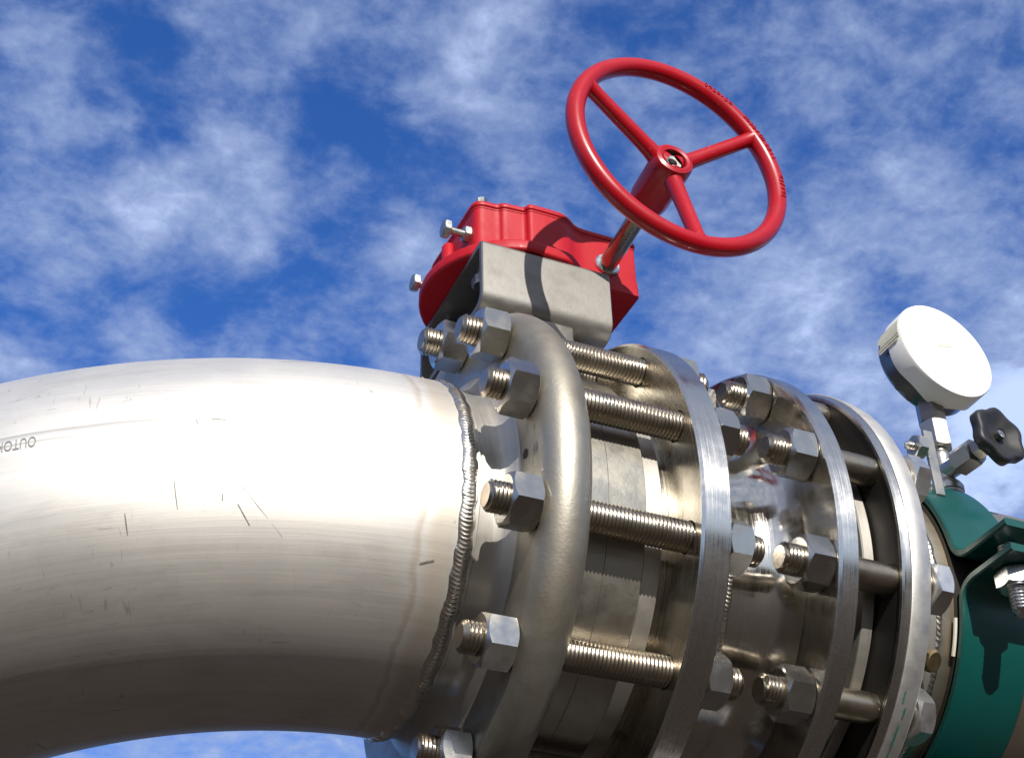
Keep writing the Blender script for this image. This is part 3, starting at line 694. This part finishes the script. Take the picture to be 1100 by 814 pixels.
g = Geo().add(*lathe([(-.014, .0001), (-.014, .023)], 24)[:2]); part('centre_hole', g.xf(fh), m_dark, hw, parent=hub)
g = Geo().add(*lathe([(0, .0001), (0, .011)], 16)[:2]); dd = (fh.to_3x3() @ wdir(-118)).normalized() if False else Vector((-.47, 0, -.88)); dd = (dd-AX*dd.dot(AX)).normalized(); part('set_screw_hole', g.xf(frame(WC-AX*.225+dd*.0975, dd, AX)), m_dark, hw, parent=hub)
# worn raised casting marks on the outer front of the rim: too blurred to read, kept as unreadable strokes
rs = random.Random(3)
def rim_pt(deg, b, lift=0.):
    rr = HT+lift; return fw @ (Vector((rr*1.06*sin(b), 0, 0))+wdir(deg)*(HR+rr*cos(b)))
for (d0, d1) in ((70, 53), (44, 27), (25, 15), (4, -10)):
    d_ = d0
    while d_ > d1:
        bs = rad(rs.uniform(62, 70)); be = rad(rs.uniform(92, 106)); dd = rs.uniform(-.9, .9); w_ = .36; n_ = 5; v = []; f = []
        kind = rs.choice('IIOC')
        if kind == 'I': path = [(d_+dd*t/n_, bs+(be-bs)*t/n_) for t in range(n_+1)]
        else: path = [(d_+.75*cos(rad(40+k*(320 if kind == 'O' else 260)/9)), (bs+be)/2+(be-bs)/2*sin(rad(40+k*(320 if kind == 'O' else 260)/9))) for k in range(10)]
        for q, (a_, b_) in enumerate(path):
            for (oa, lf) in ((-w_*1.3, -.001), (-w_*.5, .0034), (w_*.5, .0034), (w_*1.3, -.001)): v.append(rim_pt(a_+oa, b_, lf))
        for q in range(len(path)-1):
            for k in range(3): f.append((4*q+k, 4*q+k+1, 4*q+k+5, 4*q+k+4))
        part('raised_mark', (v, f), m_red, hw, parent=rim, smooth=False)
        d_ -= rs.uniform(2.1, 3.0)

# ================================================================ pressure gauge and its needle valve
TB = Vector((2.60, -.455, .60))       # tapping on the pipe behind the clamp
GN = Vector((.072, -1, .061)).normalized()
def up(z): return TB+Vector((0, 0, z))
nv_ = Thing('needle_valve', 'small stainless needle valve with black lobed knob, under the white gauge', 'valve', up(.0))
ver = frame(TB, (0, 0, 1), GN)
def vl(prof, seg=40): return Geo().add(*lathe(prof, seg)[:2]).xf(ver)
part('weld_boss', vl([(-.06, .075), (.045, .075), (.055, .062), (.055, .0)]), m_neck, nv_)
part('body', vl([(.05, .0), (.05, .078), (.075, .080), (.095, .070), (.12, .050), (.16, .046), (.22, .044), (.24, .050), (.27, .048), (.285, .038), (.36, .036)]), m_fit, nv_)
cpl = part('coupling_nut', Geo().add(*hexgeo(.30, .455, .064, None, both=True, rot=.25)).xf(ver), m_fit, nv_)
bo = up(.165); KN = Vector((.13, -1, .02)).normalized(); bon = frame(bo, KN, (0, 0, 1))
part('bonnet', Geo().add(*lathe([(0, .046), (.09, .048), (.11, .048)], 36)[:2]).add(*hexgeo(.10, .22, .062, None, rot=.3)).xf(bon), m_fit, nv_)
part('packing_nut', Geo().add(*hexgeo(.222, .275, .045, None, rot=.1)).xf(bon), m_fit, nv_)
part('spindle', Geo().add(*lathe([(.27, .026), (.39, .026)], 24)[:2]).xf(bon), m_label, nv_)
# lobed knob
n = 96; v = []; f = []
def lob(a): return 1+.058*cos(6*a+.5)
KO = .0
rows = [(.325, .05, 0), (.325, .09, .3), (.327, .125, .9), (.336, .138, 1), (.372, .140, 1), (.386, .134, 1), (.390, .122, 1), (.386, .108, .9), (.366, .070, .5), (.358, .040, .1), (.358, .0001, 0)]
for (x, r_, w_) in rows:
    for k in range(n):
        a = 2*PI*k/n; rr = r_*1.06*(1+(lob(a)-1)*w_*1.25); v.append((x+KO, -rr*sin(a), rr*cos(a)))
for i in range(len(rows)-1):
    for k in range(n): f.append((i*n+k, i*n+(k+1) % n, (i+1)*n+(k+1) % n, (i+1)*n+k))
knob = part('knob', Geo().add(v, f).xf(bon), m_black, nv_, angle=50)
part('knob_screw', Geo().add(*lathe([(.350, .026), (.378, .026), (.384, .021), (.384, .011), (.376, .010), (.376, .0001)], 24)[:2]).xf(bon), m_zinc, nv_, parent=knob)
gauge = Thing('pressure_gauge', 'round pressure gauge with white cover over its dial, facing the camera', 'gauge', up(.44))
GC = Vector((2.659, -.6, 1.435))-GN*.058                      # centre of the case
gf = frame(GC, GN, (0, 0, 1)); GR = .290
part('case', Geo().add(*lathe([(-.155, .0001), (-.155, GR-.045), (-.150, GR-.028), (-.135, GR-.018), (-.02, GR-.016), (.0, GR-.010)], 96)[:2]).xf(gf), m_case, gauge)
GSIDE = False
def skirt(a):   # how far back the white cover reaches, by angle: wavy torn edge
    d = math.degrees(a) % 360
    return .115+.012*sin(3*a+1)+.008*sin(7*a)-.035*math.exp(-((d-(235 if GSIDE else 125))/30)**2)
v = []; f = []; n = 120
for row in range(6):
    for k in range(n):
        a = 2*PI*k/n
        x, r_ = [(-skirt(a)+.045, GR-.004), (-skirt(a)+.045, GR+.001), (.045, GR+.001), (.056, GR-.004), (.058, GR-.02), (.058, .0001)][row]
        v.append((x, -r_*sin(a), r_*cos(a)))
for i in range(5):
    for k in range(n): f.append((i*n+k, i*n+(k+1) % n, (i+1)*n+(k+1) % n, (i+1)*n+k))
cover = part('white_cover', Geo().add(v, f).xf(gf), m_white, gauge)
YS = 1 if (gf.to_3x3() @ Vector((0, 1, 0))).x > 0 else -1
# which turning angle points to the upper left of the picture
def gang(deg_from_up_to_left): return rad(deg_from_up_to_left)*(1 if YS > 0 else -1)
def patch(r_, x0, x1, a0, a1, n=14, wav=.004):
    v = []; f = []
    for i in range(n+1):
        a = a0+(a1-a0)*i/n
        for j, x in enumerate((x0, x1)): rr = r_+wav*abs(sin(i*1.7)); v.append((x+(.012*sin(i*.9) if j == 0 else 0), -rr*sin(a), rr*cos(a)))
    for i in range(n): f.append((2*i, 2*i+1, 2*i+3, 2*i+2))
    return v, f
part('tape_strip', Geo().add(*patch(GR+.003, -.105, .046, gang(66), gang(92))).xf(gf), m_tape, gauge, parent=cover)
part('maker_plate', Geo().add(*patch(GR-.013, -.13, -.05, gang(118), gang(150), wav=0)).xf(gf), m_label, gauge)
part('scuff_streak', Geo().add([(.0595, .05, .045), (.0595, .0, .030), (.0595, -.05, .020), (.0595, -.05, .012), (.0595, .0, .020), (.0595, .05, .038)], [(0, 1, 4, 5), (1, 2, 3, 4)]).xf(gf), m_scr, gauge, parent=cover)
part('socket', Geo().add(*hexgeo(.452, .60, .060, None, rot=.5)).xf(ver), m_case, gauge)
# bracket plate with bolt, standing between the pale flange and the needle valve
tab = Thing('tab_plate', 'thin upright steel tab with small bolt between pale flange and needle valve', 'bracket', (2.30, -.62, .48))
part('plate', Geo().bm(box(2.312, 2.362, -.700, -.675, .44, .80, .005, 1)), m_fit, tab)
g = Geo().add(*hexgeo(2.245, 2.30, .052, .024)).add(*thread(2.20, 2.33, .024, seg=20)); 
for q in g.v: q.y += -.68; q.z += .70
part('tab_bolt', g, m_fit, tab)
# small brass plug under it, low on the pipe
plug = Thing('brass_plug', 'small tarnished threaded plug low on the pipe beside the pale flange', 'plug', (2.10, -.60, -.50))
pf = frame((2.03, -.65, -.385), (.25, -.75, -.6))
part('plug_thread', Geo().add(*thread(0, .09, .035, seg=20)).xf(pf), m_brass, plug)
part('plug_head', Geo().add(*hexgeo(.09, .13, .042, None)).xf(pf), m_brass, plug)

# ================================================================ green pipe clamp
cl = Thing('pipe_clamp', 'green painted two-piece pipe clamp with projecting ears at the right edge', 'clamp', (2.43, 0, -.84))
CX0, CX1, CT = 2.235, 2.585, .036
def strap(r_, zear, sg):
    """2-D centreline (y, z) for one half; sg=+1 upper half, -1 lower half"""
    p = []; a_end = math.degrees(math.acos(min(1, (abs(zear)+.09)/r_)))
    for t in [ -84+i*(84+a_end)/60 for i in range(61)]: p.append((-r_*sin(rad(t)), sg*r_*cos(rad(t))))
    y0 = p[-1][0]; z0 = p[-1][1]; tgt = Vector((y0-.085, zear)); c = Vector((y0-.0, z0)); d0 = Vector((-cos(rad(a_end)), -sg*sin(rad(a_end))))
    k = (z0-zear)/ (sg*sin(rad(a_end))) ; ctrl = c+d0*abs(k)*.95; ctrl.y = zear
    for i in range(1, 11): t = i/10; q = c*(1-t)**2+ctrl*2*t*(1-t)+Vector((ctrl.x-.10, zear))*t*t; p.append((q.x, q.y))
    p.append((-1.15, zear)); return p
def strap_geo(p, sg):
    n = len(p); off = []
    for i in range(n):
        a = Vector(p[max(i-1, 0)]); b = Vector(p[min(i+1, n-1)]); d = (b-a).normalized(); nn_ = Vector((-d.y, d.x))*sg; off.append(nn_)
    bv = .007; prof = [(CX0, -CT/2+bv), (CX0+bv, -CT/2), (CX1-bv, -CT/2), (CX1, -CT/2+bv), (CX1, CT/2-bv), (CX1-bv, CT/2), (CX0+bv, CT/2), (CX0, CT/2-bv)]; m_ = len(prof)
    v = []; f = []
    for (y, z), o_ in zip(p, off):
        for (x, t) in prof: v.append((x, y+o_.x*t, z+o_.y*t))
    for i in range(n-1):
        for k in range(m_): f.append((i*m_+k, i*m_+(k+1) % m_, (i+1)*m_+(k+1) % m_, (i+1)*m_+k))
    f.append(tuple(range(m_))); f.append(tuple(range((n-1)*m_, n*m_))); return v, f
part('upper_strap', strap_geo(strap(.803, .030, 1), 1), m_teal, cl)
part('lower_strap', strap_geo(strap(.803, -.090, -1), -1), m_teal, cl)
part('liner', lathe([(2.235, .760), (2.235, .776), (2.62, .776), (2.62, .760)], 128, closed=True), m_facedark, cl)
part('cord_end', Geo().add(*lathe([(2.220, .772), (2.216, .778), (2.218, .785), (2.226, .788), (2.231, .784), (2.231, .776)], 16, closed=True, a0=rad(107), a1=rad(119))[:2]), m_gasket, cl)
part('saddle_foot', Geo().bm(box(2.30, 2.56, -.5, .5, -1.62, -.815, .01)), m_teal, cl)
for (x, y) in [(2.360, -1.000)]:
    g = Geo().add(*hexgeo(-.01, .070, .073, .045)); g.add(*thread(-.13, .30, .047, seg=28)); g.xf(frame((x, y, -.182), (0, 0, 1)))
    for q in g.v: pass
    cb = part('clamp_bolt', g, m_zinc, cl)
# posts and footings that carry the line, below the picture
post = Thing('support_post', 'concrete and steel pipe support post below the green clamp', 'support', (2.43, 0, -12.31))
part('post', Geo().bm(box(2.25, 2.61, -.25, .25, -12.1, -1.622, .01)), m_conc, post)
part('footing', Geo().bm(box(1.2, 3.6, -1.2, 1.2, -12.33, -12.09, .02)), m_conc, post)
for o in bpy.data.objects:
    if '_b' in o: del o['_b']
